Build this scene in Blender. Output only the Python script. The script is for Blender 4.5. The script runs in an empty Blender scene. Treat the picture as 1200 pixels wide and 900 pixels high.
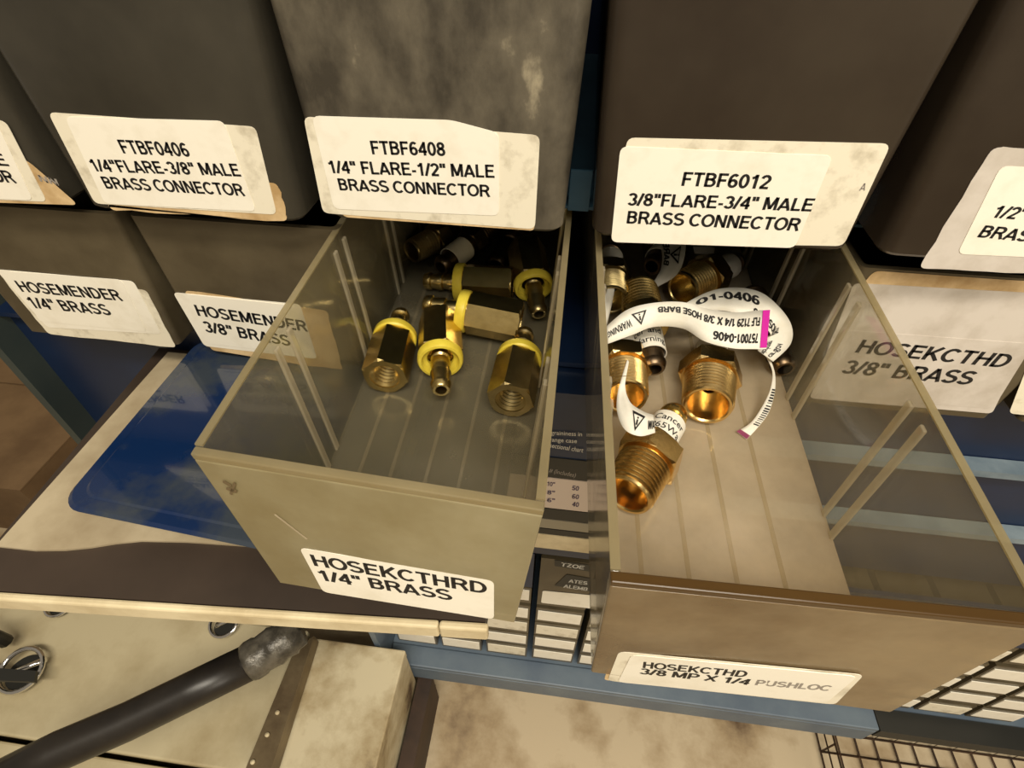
import bpy, bmesh, math, random
import numpy as np
from mathutils import Vector, Matrix

random.seed(7)
SC = bpy.context.scene
COL = SC.collection

# ------------------------------------------------------------------ camera, world, lights, exposure
CAM = Vector((.02955, -.17811, .09743)); FPX = 622.07
CROT = Matrix.Rotation(.11534, 3, 'Z') @ Matrix.Rotation(.79254, 3, 'X') @ Matrix.Rotation(.01123, 3, 'Z')
cd = bpy.data.cameras.new('camera'); cam = bpy.data.objects.new('camera', cd); COL.objects.link(cam)
cd.sensor_width = 36; cd.lens = FPX / 1200 * 36; cd.clip_start = .005; cd.clip_end = 50
cam.matrix_world = Matrix.Translation(CAM) @ CROT.to_4x4()
cd.dof.use_dof = False
SC.camera = cam
SC.view_settings.view_transform = 'Standard'; SC.view_settings.look = 'None'
SC.view_settings.exposure = -0.16; SC.view_settings.gamma = 1.0
SC.view_settings.use_curve_mapping = False
SC.cycles.transparent_max_bounces = 40; SC.cycles.max_bounces = 14
SC.cycles.transmission_bounces = 8; SC.cycles.glossy_bounces = 5
SC.cycles.sample_clamp_indirect = 4

w = bpy.data.worlds.new('world'); SC.world = w; w.use_nodes = True
w.node_tree.nodes['Background'].inputs[0].default_value = (1.0, .86, .68, 1)
w.node_tree.nodes['Background'].inputs[1].default_value = .28

def area(name, loc, target, sx, sy, power, col):
    l = bpy.data.lights.new(name, 'AREA'); l.shape = 'RECTANGLE'; l.size = sx; l.size_y = sy
    l.energy = power; l.color = col
    o = bpy.data.objects.new(name, l); COL.objects.link(o); o.location = loc
    o.rotation_euler = (Vector(target) - Vector(loc)).to_track_quat('-Z', 'Y').to_euler()
    return o
area('ceiling_lamp', (.15, -.75, 1.25), (.03, 0, -.1), 1.1, .18, 23, (1, .91, .76))
area('front_fill', (.16, -.50, .50), (.03, 0, -.15), .30, .12, 2.6, (1, .92, .77))  # added fill near the camera, an unseen source for the front and low parts
area('side_fill', (.95, -.85, .35), (.1, 0, -.4), .5, .3, 5.5, (1, .90, .74))  # added fill, an unseen source that brightens the low front

# ------------------------------------------------------------------ measuring helpers
def ray(px, py): return CROT @ Vector(((px - 600) / FPX, -(py - 450) / FPX, -1))
def on_plane(px, py, P, n):
    r = ray(px, py); P = Vector(P); n = Vector(n)
    return CAM + r * ((P - CAM).dot(n) / r.dot(n))
def at_z(px, py, z): return on_plane(px, py, (0, 0, z), (0, 0, 1))
def at_y(px, py, y): return on_plane(px, py, (0, y, 0), (0, 1, 0))

# ------------------------------------------------------------------ materials
def S(r, g, b):
    f = lambda c: (c / 255 / 12.92) if c / 255 <= .04045 else ((c / 255 + .055) / 1.055) ** 2.4
    return (f(r), f(g), f(b), 1)
def newmat(name):
    m = bpy.data.materials.new(name); m.use_nodes = True; nt = m.node_tree
    for n in list(nt.nodes): nt.nodes.remove(n)
    out = nt.nodes.new('ShaderNodeOutputMaterial')
    return m, nt, out
def noise(nt, scale, detail=4, vec=None, stretch=None, rough=.6):
    tc = nt.nodes.new('ShaderNodeTexCoord'); n = nt.nodes.new('ShaderNodeTexNoise')
    n.inputs['Scale'].default_value = scale; n.inputs['Detail'].default_value = detail; n.inputs['Roughness'].default_value = rough
    if stretch:
        mp = nt.nodes.new('ShaderNodeMapping'); mp.inputs['Scale'].default_value = stretch
        nt.links.new(tc.outputs['Object'], mp.inputs[0]); nt.links.new(mp.outputs[0], n.inputs[0])
    else: nt.links.new(tc.outputs['Object'], n.inputs[0])
    return n.outputs[0]
def ramp(nt, src, stops):
    r = nt.nodes.new('ShaderNodeValToRGB'); nt.links.new(src, r.inputs[0])
    el = r.color_ramp.elements
    while len(el) < len(stops): el.new(.5)
    for e, (p, c) in zip(el, stops):
        e.position = p; e.color = c if len(c) == 4 else (*c, 1)
    return r.outputs[0]
def g(v): return (v, v, v, 1)
def solid(name, c1, c2=None, rough=.5, metal=0, scale=30, bump=0, coat=0, lo=.38, hi=.65, spec=.5, stretch=None, third=None):
    m, nt, out = newmat(name); p = nt.nodes.new('ShaderNodeBsdfPrincipled')
    nt.links.new(p.outputs[0], out.inputs[0])
    p.inputs['Roughness'].default_value = rough; p.inputs['Metallic'].default_value = metal
    p.inputs['Coat Weight'].default_value = coat; p.inputs['Specular IOR Level'].default_value = spec
    if c2 is None: p.inputs['Base Color'].default_value = c1
    else:
        st = [(lo, c1), (hi, c2)]
        if third: st.append(third)
        nt.links.new(ramp(nt, noise(nt, scale, 6, stretch=stretch), st), p.inputs['Base Color'])
    if bump:
        b = nt.nodes.new('ShaderNodeBump'); b.inputs['Strength'].default_value = bump; b.inputs['Distance'].default_value = .001
        nt.links.new(noise(nt, scale * 4, 4), b.inputs['Height']); nt.links.new(b.outputs[0], p.inputs['Normal'])
    return m
def clear(name, tint, hazecol, haze_lo, haze_hi, scale=25, gloss=.12, ior=1.45, dirt=None, stretch=None, translucent=.5):
    """aged see-through plastic: tinted clear core, milky dirt haze and a glossy skin"""
    m, nt, out = newmat(name)
    tr = nt.nodes.new('ShaderNodeBsdfTransparent'); tr.inputs[0].default_value = tint
    di = nt.nodes.new('ShaderNodeBsdfDiffuse'); tl = nt.nodes.new('ShaderNodeBsdfTranslucent')
    if dirt:
        c = ramp(nt, noise(nt, scale * .7, 5), [(.35, dirt), (.62, hazecol)])
        nt.links.new(c, di.inputs[0]); nt.links.new(c, tl.inputs[0])
    else: di.inputs[0].default_value = hazecol; tl.inputs[0].default_value = hazecol
    mx = nt.nodes.new('ShaderNodeMixShader'); mx.inputs[0].default_value = translucent
    nt.links.new(di.outputs[0], mx.inputs[1]); nt.links.new(tl.outputs[0], mx.inputs[2])
    m2 = nt.nodes.new('ShaderNodeMixShader')
    nt.links.new(ramp(nt, noise(nt, scale, 6, stretch=stretch), [(.3, g(haze_lo)), (.7, g(haze_hi))]), m2.inputs[0])
    nt.links.new(tr.outputs[0], m2.inputs[1]); nt.links.new(mx.outputs[0], m2.inputs[2])
    gl = nt.nodes.new('ShaderNodeBsdfGlossy'); gl.inputs['Roughness'].default_value = gloss
    fr = nt.nodes.new('ShaderNodeFresnel'); ge = nt.nodes.new('ShaderNodeNewGeometry'); ma = nt.nodes.new('ShaderNodeMath'); ma.operation = 'MULTIPLY_ADD'
    nt.links.new(ge.outputs['Backfacing'], ma.inputs[0]); ma.inputs[1].default_value = 1 / ior - ior; ma.inputs[2].default_value = ior
    nt.links.new(ma.outputs[0], fr.inputs[0])
    m3 = nt.nodes.new('ShaderNodeMixShader'); nt.links.new(fr.outputs[0], m3.inputs[0])
    nt.links.new(m2.outputs[0], m3.inputs[1]); nt.links.new(gl.outputs[0], m3.inputs[2])
    nt.links.new(m3.outputs[0], out.inputs[0])
    return m

M = {}
M['smoke'] = solid('smoky_plastic', S(50, 47, 40), S(64, 60, 51), rough=.2, scale=14, bump=.05, spec=.35)
M['smoke_brown'] = solid('smoky_plastic_brown', S(48, 40, 32), S(60, 52, 42), rough=.2, scale=12, bump=.05, spec=.35)
M['smoke_scuffed'] = solid('smoky_plastic_scuffed', S(62, 57, 48), S(98, 91, 77), rough=.42, scale=40, bump=.15, spec=.35, lo=.38, hi=.60, third=(.70, S(156, 146, 122)), stretch=(1.3, 1, .8))
M['smoke_low'] = solid('smoky_plastic_tan', S(74, 65, 48), S(96, 86, 66), rough=.28, scale=20, bump=.05, spec=.35)
M['label'] = solid('white_sticker', S(244, 238, 222), S(228, 220, 200), rough=.6, scale=60, lo=.5, hi=.8)
M['label_old'] = solid('old_sticker', S(232, 224, 202), S(190, 180, 156), rough=.7, scale=110, lo=.5, hi=.72)
M['label_grey'] = solid('smudged_sticker', S(206, 198, 188), S(178, 168, 154), rough=.7, scale=45, lo=.42, hi=.7)
M['label_yellow'] = solid('yellowed_sticker', S(224, 196, 150), S(178, 146, 98), rough=.7, scale=50)
M['ink'] = solid('black_ink', S(22, 20, 20), rough=.6)
M['faint'] = solid('faded_ink', S(150, 142, 132), rough=.7)
M['white_ink'] = solid('pale_print', S(200, 198, 190), rough=.6)
M['brass'] = solid('brass', (.72, .56, .24, 1), (.58, .44, .18, 1), rough=.27, metal=1, scale=160, bump=.05)
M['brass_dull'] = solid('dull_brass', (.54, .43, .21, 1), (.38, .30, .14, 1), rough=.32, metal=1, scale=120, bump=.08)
M['brass_hot'] = solid('orange_brass', (.84, .61, .27, 1), (.70, .49, .20, 1), rough=.24, metal=1, scale=160, bump=.05)
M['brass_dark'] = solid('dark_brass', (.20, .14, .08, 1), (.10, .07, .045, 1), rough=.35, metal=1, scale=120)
M['yellow'] = solid('yellow_plastic', S(226, 206, 74), S(206, 182, 56), rough=.38, scale=90)
M['paper'] = solid('tag_paper', S(240, 236, 224), S(226, 220, 204), rough=.6, scale=80)
M['magenta'] = solid('magenta_print', S(206, 40, 160), rough=.6)
M['maroon'] = solid('maroon_print', S(130, 50, 84), rough=.6)
M['side_l'] = clear('clear_plastic', (.91, .88, .78, 1), S(176, 168, 138), .17, .32, scale=30, gloss=.10)
M['side_r'] = clear('clear_plastic_grey', (.90, .88, .81, 1), S(164, 156, 134), .14, .30, scale=30, gloss=.10)
M['floor_l'] = clear('clouded_plastic', (.80, .77, .66, 1), S(150, 142, 118), .36, .56, scale=26, gloss=.22)
M['floor_r'] = clear('clouded_tan_plastic', (.84, .80, .70, 1), S(226, 210, 182), .42, .74, scale=22, gloss=.22)
M['front_l'] = clear('milky_front_plastic', (.8, .74, .58, 1), S(206, 196, 160), .68, .88, scale=22, gloss=.22, dirt=S(180, 166, 124))
M['front_r'] = clear('grimy_front_plastic', (.8, .70, .5, 1), S(184, 164, 128), .55, .84, scale=26, gloss=.25, dirt=S(134, 108, 72))
M['rim_l'] = clear('amber_rim', (.85, .78, .6, 1), S(196, 184, 148), .4, .6, gloss=.2)
M['rim_r'] = clear('dark_amber_rim', (.6, .42, .2, 1), S(108, 80, 38), .7, .9, gloss=.3)
M['rib'] = clear('glint_rib_plastic', (.93, .9, .82, 1), S(232, 222, 196), .34, .5, gloss=.06, ior=1.7)  # paler haze stands in for glints and refraction along the ribs
M['ridge'] = clear('moulded_line_plastic', (.93, .9, .82, 1), S(200, 190, 164), .14, .24, gloss=.15)
M['navy'] = solid('navy_paint', S(14, 30, 58), S(20, 40, 72), rough=.4, scale=10)
M['blue'] = solid('blue_grey_paint', S(88, 102, 118), S(104, 118, 130), rough=.45, scale=18, bump=.05)
M['pale_lip'] = solid('pale_worn_edge', S(128, 142, 150), S(96, 112, 124), rough=.5, scale=30)
M['teal'] = solid('teal_paint', S(34, 62, 78), S(44, 74, 90), rough=.5, scale=18)
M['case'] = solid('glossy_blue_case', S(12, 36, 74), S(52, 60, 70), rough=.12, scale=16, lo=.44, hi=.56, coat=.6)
M['board'] = solid('cream_board', S(182, 168, 140), S(150, 134, 106), rough=.6, scale=22, bump=.05)
M['shelf'] = solid('shadow_brown_shelf', S(64, 52, 42), S(48, 38, 30), rough=.5, scale=10)  # cast shadow over the shelf is put into this darker brown
M['nosing'] = solid('cream_edge', S(226, 212, 176), S(190, 172, 134), rough=.6, scale=26, bump=.2)
M['cream'] = solid('cream_paint', S(196, 184, 150), S(166, 150, 114), rough=.55, scale=11, bump=.1, lo=.45, hi=.7, third=(.8, S(96, 78, 54)))
M['cream_dirty'] = solid('stained_cream_paint', S(206, 194, 162), S(168, 150, 114), rough=.6, scale=16, bump=.15, lo=.42, hi=.58, third=(.68, S(84, 64, 44)))
M['floor'] = solid('stained_floor', S(204, 186, 154), S(172, 150, 116), rough=.6, scale=13, bump=.15, lo=.44, hi=.60, third=(.76, S(100, 78, 56)))
M['card'] = solid('cardboard', S(128, 102, 70), S(104, 80, 52), rough=.8, scale=12)
M['shade_green'] = solid('grey_green_paint', S(44, 54, 54), S(56, 64, 60), rough=.5, scale=14)
M['brown'] = solid('gap_shade_brown', S(66, 46, 30), S(44, 30, 20), rough=.6, scale=20)
M['rubber'] = solid('black_rubber', S(30, 26, 22), S(40, 35, 29), rough=.38, scale=40, bump=.05)
M['tape'] = solid('grey_tape', S(62, 58, 50), S(104, 98, 86), rough=.32, metal=.2, scale=90, bump=.4)
M['chrome'] = solid('chrome', (.8, .78, .74, 1), rough=.12, metal=1)
M['strip'] = solid('steel_strip', S(128, 112, 84), S(100, 84, 62), rough=.4, metal=.5, scale=40)
M['rust'] = solid('rusty_wire', S(84, 62, 44), S(52, 38, 28), rough=.6, metal=.4, scale=80)
M['pink'] = solid('pinkish_print', S(206, 190, 176), rough=.6)
M['grey_print'] = solid('grey_print', S(150, 142, 122), rough=.6)
M['dark_print'] = solid('charcoal_print', S(38, 38, 34), rough=.5)
M['navy_print'] = solid('navy_print', S(16, 30, 56), S(24, 40, 66), rough=.3, scale=30)
M['purple_ink'] = solid('purple_ink', S(86, 74, 96), rough=.6)
M['wall'] = solid('warm_wall', S(150, 130, 100), rough=.8)

# ------------------------------------------------------------------ mesh helpers
def root_of(o):
    while o.parent: o = o.parent
    return o
def thing(name, label, cat, loc=(0, 0, 0), group=None):
    o = bpy.data.objects.new(name, None); COL.objects.link(o); o.location = loc; o.empty_display_size = .01
    o['label'] = label; o['category'] = cat
    if group: o['group'] = group
    return o
def mk(name, vs, fs, mat, parent=None, smooth=False, local=False, label=None, kind=None, bevel=0, segs=2, solidify=0):
    off = Vector((0, 0, 0)) if (local or parent is None) else root_of(parent).location
    me = bpy.data.meshes.new(name); me.from_pydata([tuple(Vector(v) - off) for v in vs], [], fs)
    bm = bmesh.new(); bm.from_mesh(me)
    bmesh.ops.recalc_face_normals(bm, faces=bm.faces)
    if bevel:
        bmesh.ops.bevel(bm, geom=[e for e in bm.edges if len(e.link_faces) == 2 and e.calc_face_angle(0) > .5], offset=bevel, segments=segs, affect='EDGES', profile=.5)
    bm.to_mesh(me); bm.free()
    me.materials.append(mat)
    if smooth:
        for p in me.polygons: p.use_smooth = True
    o = bpy.data.objects.new(name, me); COL.objects.link(o)
    if parent: o.parent = parent
    if label: o['label'] = label
    if kind: o['kind'] = kind
    if solidify:
        s = o.modifiers.new('thickness', 'SOLIDIFY'); s.thickness = solidify; s.offset = -1
    return o
HF = [(0, 1, 3, 2), (4, 6, 7, 5), (0, 4, 5, 1), (2, 3, 7, 6), (0, 2, 6, 4), (1, 5, 7, 3)]
def box(name, x0, x1, y0, y1, z0, z1, mat, parent=None, **k):
    return mk(name, [(x, y, z) for x in (x0, x1) for y in (y0, y1) for z in (z0, z1)], HF, mat, parent, **k)
def hexa(name, f, u0, u1, v0, v1, w0, w1, mat, parent, **k):
    return mk(name, [f(u, v, ww) for u in (u0, u1) for v in (v0, v1) for ww in (w0, w1)], HF, mat, parent, **k)
def lathe(name, prof, n, mat, parent, smooth=True, local=True, close=True, **k):
    vs, fs = [], []
    for r, z in prof:
        for i in range(n):
            a = 2 * math.pi * i / n; vs.append((r * math.cos(a), r * math.sin(a), z))
    m = len(prof)
    for j in range(m if close else m - 1):
        j2 = (j + 1) % m
        for i in range(n):
            i2 = (i + 1) % n; fs.append((j * n + i, j * n + i2, j2 * n + i2, j2 * n + i))
    o = mk(name, vs, fs, mat, parent, smooth=smooth, local=local, **k)
    o.data.set_sharp_from_angle(angle=math.radians(32))
    return o
def tube(name, pts, r, mat, parent=None, n=8, closed=False, **k):
    pts = [Vector(p) for p in pts]; vs, fs = [], []; m = len(pts); up = Vector((.13, .21, .97))
    for i, p in enumerate(pts):
        a = pts[(i - 1) % m] if (closed or i > 0) else p; b = pts[(i + 1) % m] if (closed or i < m - 1) else p
        t = (b - a).normalized(); s = t.cross(up)
        if s.length < .05: s = t.cross(Vector((1, 0, 0)))
        s.normalize(); q = s.cross(t); rr = r[i] if isinstance(r, (list, tuple)) else r
        for j in range(n):
            an = 2 * math.pi * j / n; vs.append(p + s * (rr * math.cos(an)) + q * (rr * math.sin(an)))
    for i in range(m if closed else m - 1):
        i2 = (i + 1) % m
        for j in range(n):
            j2 = (j + 1) % n; fs.append((i * n + j, i * n + j2, i2 * n + j2, i2 * n + j))
    if not closed: fs += [tuple(range(n)), tuple((m - 1) * n + j for j in range(n))]
    return mk(name, vs, fs, mat, parent, smooth=True, **k)

def _arc(cx, cy, rx, ry, a0, a1, n=9):
    return [(cx + rx * math.cos(math.radians(a0 + (a1 - a0) * i / n)), cy + ry * math.sin(math.radians(a0 + (a1 - a0) * i / n))) for i in range(n + 1)]
_h = .078; _t = 1 - _h
STROKES = {  # bold grotesque capitals as centre-line strokes: width, strokes
    'A': (.74, [[(.07, 0), (.37, .95)], [(.37, .95), (.67, 0)], [(.17, .27), (.57, .27)]]),
    'B': (.70, [[(.13, 0), (.13, 1)], [(.1, _t), (.36, _t)] + _arc(.36, .735, .19, .187, 90, -90) + [(.1, .53)], [(.36, .53)] + _arc(.38, .304, .2, .226, 90, -90) + [(.1, _h)]]),
    'C': (.74, [_arc(.39, .5, .30, .43, 42, 318, 16)]),
    'D': (.74, [[(.13, 0), (.13, 1)], [(.1, _t), (.33, _t)] + _arc(.33, .5, .30, .422, 90, -90, 12) + [(.1, _h)]]),
    'E': (.66, [[(.13, 0), (.13, 1)], [(.1, _t), (.61, _t)], [(.1, .53), (.56, .53)], [(.1, _h), (.63, _h)]]),
    'F': (.61, [[(.13, 0), (.13, 1)], [(.1, _t), (.58, _t)], [(.1, .50), (.52, .50)]]),
    'H': (.74, [[(.13, 0), (.13, 1)], [(.61, 0), (.61, 1)], [(.1, .53), (.64, .53)]]),
    'I': (.28, [[(.14, 0), (.14, 1)]]),
    'K': (.74, [[(.13, 0), (.13, 1)], [(.12, .32), (.63, 1)], [(.30, .54), (.66, 0)]]),
    'L': (.61, [[(.13, 0), (.13, 1)], [(.1, _h), (.58, _h)]]),
    'M': (.85, [[(.12, 0), (.12, 1)], [(.73, 0), (.73, 1)], [(.14, 1), (.425, .08)], [(.71, 1), (.425, .08)]]),
    'N': (.74, [[(.13, 0), (.13, 1)], [(.61, 0), (.61, 1)], [(.14, .97), (.60, .03)]]),
    'O': (.78, [_arc(.39, .5, .31, .43, 0, 360, 22)]),
    'P': (.68, [[(.13, 0), (.13, 1)], [(.1, _t), (.37, _t)] + _arc(.37, .68, .21, .242, 90, -90) + [(.1, .438)]]),
    'R': (.74, [[(.13, 0), (.13, 1)], [(.1, _t), (.40, _t)] + _arc(.40, .71, .2, .212, 90, -90) + [(.1, .498)], [(.36, .5), (.48, .42), (.66, 0)]]),
    'S': (.68, [_arc(.34, .715, .235, .21, 28, 200, 9) + [(.2, .56), (.5, .46)] + _arc(.345, .285, .25, .21, 25, -160, 9)]),
    'T': (.66, [[(.33, 0), (.33, 1)], [(.03, _t), (.63, _t)]]),
    'U': (.74, [[(.13, 1), (.13, .34)] + _arc(.37, .34, .24, .265, 180, 360, 10) + [(.61, 1)]]),
    'W': (.96, [[(.06, 1), (.27, .05)], [(.27, .05), (.48, .95)], [(.48, .95), (.69, .05)], [(.69, .05), (.90, 1)]]),
    'X': (.70, [[(.08, 0), (.62, 1)], [(.08, 1), (.62, 0)]]),
    'Z': (.66, [[(.06, _t), (.60, _t)], [(.06, _h), (.62, _h)], [(.56, .92), (.10, .08)]]),
    '0': (.60, [_arc(.30, .5, .20, .43, 0, 360, 20)]),
    '1': (.56, [[(.34, 0), (.34, 1)], [(.10, .74), (.24, .80), (.34, .95)]]),
    '2': (.60, [_arc(.30, .70, .20, .225, 170, -35, 9) + [(.12, .10)], [(.06, _h), (.54, _h)]]),
    '3': (.60, [_arc(.29, .72, .19, .205, 160, -80, 9), _arc(.29, .29, .21, .215, 85, -160, 9)]),
    '4': (.60, [[(.42, 0), (.42, 1)], [(.42, .92), (.06, .30)], [(.03, .29), (.57, .29)]]),
    '5': (.60, [[(.52, _t), (.17, _t), (.12, .52)] + _arc(.29, .32, .21, .245, 125, -155, 10)]),
    '6': (.60, [_arc(.30, .31, .19, .235, 0, 360, 16), [(.11, .33)] + _arc(.33, .52, .22, .40, 190, 50, 9)]),
    '7': (.60, [[(.05, _t), (.54, _t)], [(.53, .92), (.34, .55), (.25, 0)]]),
    '8': (.60, [_arc(.30, .735, .17, .19, 0, 360, 14), _arc(.30, .29, .20, .215, 0, 360, 14)]),
    '9': (.60, [_arc(.30, .69, .19, .235, 0, 360, 16), [(.49, .67)] + _arc(.27, .48, .22, .40, 10, -130, 9)]),
    '/': (.34, [[(.03, 0), (.31, 1)]]), '-': (.36, [[(.05, .34), (.32, .34)]]),
    '"': (.44, [[(.12, .66), (.12, 1)], [(.32, .66), (.32, 1)]]), '.': (.26, [[(.13, 0), (.13, .16)]]), ' ': (.28, []),
}
def stroke_mesh(s, hw):
    vs, fs, x = [], [], 0
    for ch in s:
        w_, st = STROKES[ch]
        for pl in st:
            n = len(pl); closed = math.hypot(pl[0][0] - pl[-1][0], pl[0][1] - pl[-1][1]) < 1e-4
            b0 = len(vs)
            for i, (a, b_) in enumerate(pl):
                p = pl[i - 1] if i else (pl[-2] if closed else None); q = pl[i + 1] if i < n - 1 else (pl[1] if closed else None)
                d = []
                for u, v in ((p, (a, b_)), ((a, b_), q)):
                    if u and v:
                        L = math.hypot(v[0] - u[0], v[1] - u[1]) or 1; d.append(((v[0] - u[0]) / L, (v[1] - u[1]) / L))
                nx = -sum(k[1] for k in d); ny = sum(k[0] for k in d); L = math.hypot(nx, ny) or 1; nx /= L; ny /= L
                sc = 1 / max(.6, nx * -d[0][1] + ny * d[0][0])
                vs += [(x + a + nx * hw * sc, b_ + ny * hw * sc), (x + a - nx * hw * sc, b_ - ny * hw * sc)]
            fs += [(b0 + 2 * i, b0 + 2 * i + 1, b0 + 2 * i + 3, b0 + 2 * i + 2) for i in range(n - 1)]
        x += w_
    lo = min(v[0] for v in vs); hi = max(v[0] for v in vs)
    return [((a - lo) / (hi - lo), b_) for a, b_ in vs], fs, hi - lo
_glyph = {}
def glyphs(s, bold=.012):
    if all(c in STROKES for c in s):
        if (s, bold) not in _glyph: _glyph[(s, bold)] = stroke_mesh(s, .076 + bold)
        return _glyph[(s, bold)]
    if (s, bold) not in _glyph:
        cu = bpy.data.curves.new('t', 'FONT'); cu.body = s; cu.offset = bold; cu.size = 1; cu.resolution_u = 3
        o = bpy.data.objects.new('t', cu); COL.objects.link(o)
        dg = bpy.context.evaluated_depsgraph_get(); me = bpy.data.meshes.new_from_object(o.evaluated_get(dg))
        v = [tuple(x.co) for x in me.vertices]; f = [tuple(p.vertices) for p in me.polygons]
        bpy.data.objects.remove(o); bpy.data.curves.remove(cu); bpy.data.meshes.remove(me)
        x0 = min(p[0] for p in v); x1 = max(p[0] for p in v)
        v = [((p[0] - x0) / (x1 - x0), p[1] / .70) for p in v]
        _glyph[(s, bold)] = (v, f, (x1 - x0) / .70)
    return _glyph[(s, bold)]
def text_on(s, A, B, V, parent, mat, lift, name='lettering', bold=.012):
    """one printed line: A..B is the baseline, V the capital height vector"""
    v, f, _ = glyphs(s, bold); U = B - A
    return mk(name, [A + U * a + V * b + lift for a, b in v], f, mat, parent)
def sticker(name, quad, P, n, mat, parent, layer=1, rad=.0025, th=.00016, label=None, wob=0):
    """thin sticker with rounded corners lying on the plane (P, n); quad = TL, TR, BR, BL seen in the photograph"""
    n = Vector(n).normalized(); q = [on_plane(*a, P, n) for a in quad]; pts = []
    for i in range(len(q)):
        a, b, c = q[i - 1], q[i], q[(i + 1) % len(q)]; d1 = (a - b); d2 = (c - b)
        r = min(rad, d1.length * .4, d2.length * .4); p1 = b + d1.normalized() * r; p2 = b + d2.normalized() * r
        for k in range(5):
            t = k / 4; pts.append(p1 * (1 - t) ** 2 + b * 2 * t * (1 - t) + p2 * t * t)
        if wob:
            L = (c - b).length; s = 8
            for k in range(1, s):
                t = k / s; pts.append((b + (c - b) * t) + d1.normalized() * random.uniform(-wob, wob))
    m = len(pts); lo = (layer - 1) * th + .0001; hi = layer * th + .0001
    vs = [p + n * lo for p in pts] + [p + n * hi for p in pts]
    fs = [tuple(range(m)), tuple(range(m, 2 * m))] + [(i, (i + 1) % m, m + (i + 1) % m, m + i) for i in range(m)]
    return mk(name, vs, fs, mat, parent, label=label)
def line(s, a, b, h, P, n, parent, layer=2, mat=None, th=.00016, bold=.012):
    """printed line given by its baseline ends in the photograph and the capital height in pixels there"""
    n = Vector(n).normalized(); A = on_plane(*a, P, n); B = on_plane(*b, P, n)
    mid = ((a[0] + b[0]) / 2, (a[1] + b[1]) / 2); T = on_plane(mid[0] - h * .12, mid[1] - h, P, n); Mx = (A + B) / 2
    V = n.cross((B - A).normalized()); hh = (T - Mx).dot(V); V = V * hh
    text_on(s, A, B, V, parent, mat or M['ink'], n * (layer * th + .00016), bold=bold)

# ------------------------------------------------------------------ setting
box('floor', -2.5, 2.5, -2.5, 1.2, -.66, -.62, M['floor'], kind='structure')
box('wall_back', -2.5, 2.5, 1.2, 1.24, -.66, 2.0, M['wall'], kind='structure')

# blue cabinet that carries everything
cab = thing('steel_cabinet', 'blue painted steel cabinet with shelves carrying the rows of plastic bins', 'cabinet', (.1, .03, -.62))
box('back_panel', -.30, .62, .275, .28, -.56, .16, M['navy'], cab)
box('side_panel', -.302, -.296, .02, .28, -.56, .16, M['shade_green'], cab)
box('side_panel', .62, .626, .02, .28, -.56, .16, M['teal'], cab)
box('shelf', -.296, .62, .03, .275, -.0046, -.0034, M['teal'], cab, label='thin steel shelf under the upper row of bins')
box('shelf', -.296, .62, .03, .275, -.0925, -.0895, M['navy'], cab, label='thin steel shelf under the second row of bins')
for gx in (-.068, .032, .132, .232): box('divider_tab', gx - .0042, gx + .0042, .0285, .0297, -.0046, .012, M['teal'], cab)
box('recess_panel', -.296, .62, .036, .040, -.272, -.0935, M['navy'], cab)
box('front_rail', -.118, .0255, .0165, .02, -.329, -.2725, M['navy'], cab); box('front_rail', .0775, .60, .0165, .02, -.329, -.2725, M['navy'], cab)
for z in (-.140, -.2005): box('ledge', .0805, .62, .0255, .0355, z - .003, z + .002, M['pale_lip'], cab)
box('drawer_housing', -.118, .60, .0165, .27, -.503, -.5, M['blue'], cab)
box('front_lip', -.118, .372, -.004, .0163, -.506, -.4995, M['blue'], cab, bevel=.0012)
box('front_lip_face', -.118, .372, -.004, -.001, -.537, -.5065, M['blue'], cab, bevel=.0008)
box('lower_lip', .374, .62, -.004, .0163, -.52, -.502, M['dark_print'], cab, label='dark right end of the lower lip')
box('housing_side', -.124, -.1185, -.004, .27, -.537, -.29, M['blue'], cab)

# ------------------------------------------------------------------ closed bins
def shell(name, cx, y0, y1, zb, zt, wb, wt, mat, parent, r=.004, t=.0024):
    def ring(z, hw, ya, yb, rr):
        pts = []
        for (sx, yy, a0) in ((1, yb, 0), (-1, yb, 90), (-1, ya, 180), (1, ya, 270)):
            ox = cx + sx * (hw - rr); oy = yy + (rr if yy == ya else -rr)
            for k in range(5):
                a = math.radians(a0 + 90 * k / 4); pts.append((ox + rr * math.cos(a), oy + rr * math.sin(a), z))
        return pts
    hb, ht = wb / 2, wt / 2
    rings = [ring(zb, hb - .0015, y0 + .0015, y1 - .0015, r - .001), ring(zb + .0015, hb, y0, y1, r), ring(zt, ht, y0, y1, r),
             ring(zt, ht - t, y0 + t, y1 - t, r - .001), ring(zb + t, hb - t, y0 + t, y1 - t, r - .001)]
    vs = [p for rg in rings for p in rg]; n = 20; fs = []
    for j in range(4):
        for i in range(n): fs.append((j * n + i, j * n + (i + 1) % n, (j + 1) * n + (i + 1) % n, (j + 1) * n + i))
    fs += [tuple(range(n)), tuple(range(4 * n, 5 * n))]
    o = mk(name, vs, fs, mat, parent)
    for p in o.data.polygons: p.use_smooth = True
    o.data.set_sharp_from_angle(angle=math.radians(40))
    return o
def upper_bin(k, label, mat, dz=0):
    cx = -.01787 + k * .1
    t = thing('storage_bin', label, 'bin', (cx, .1, dz), 'large smoky bins of the upper row')
    shell('bin_body', cx, 0, .26, dz, .085, .0893, .0965, mat, t, r=.006)
    return t
Y0 = ((0, 0, 0), (0, -1, 0))
def lab(parent, name, quad, mat, layer, plane=Y0, **k): return sticker(name, quad, *plane, M[mat], parent, layer, **k)

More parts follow.
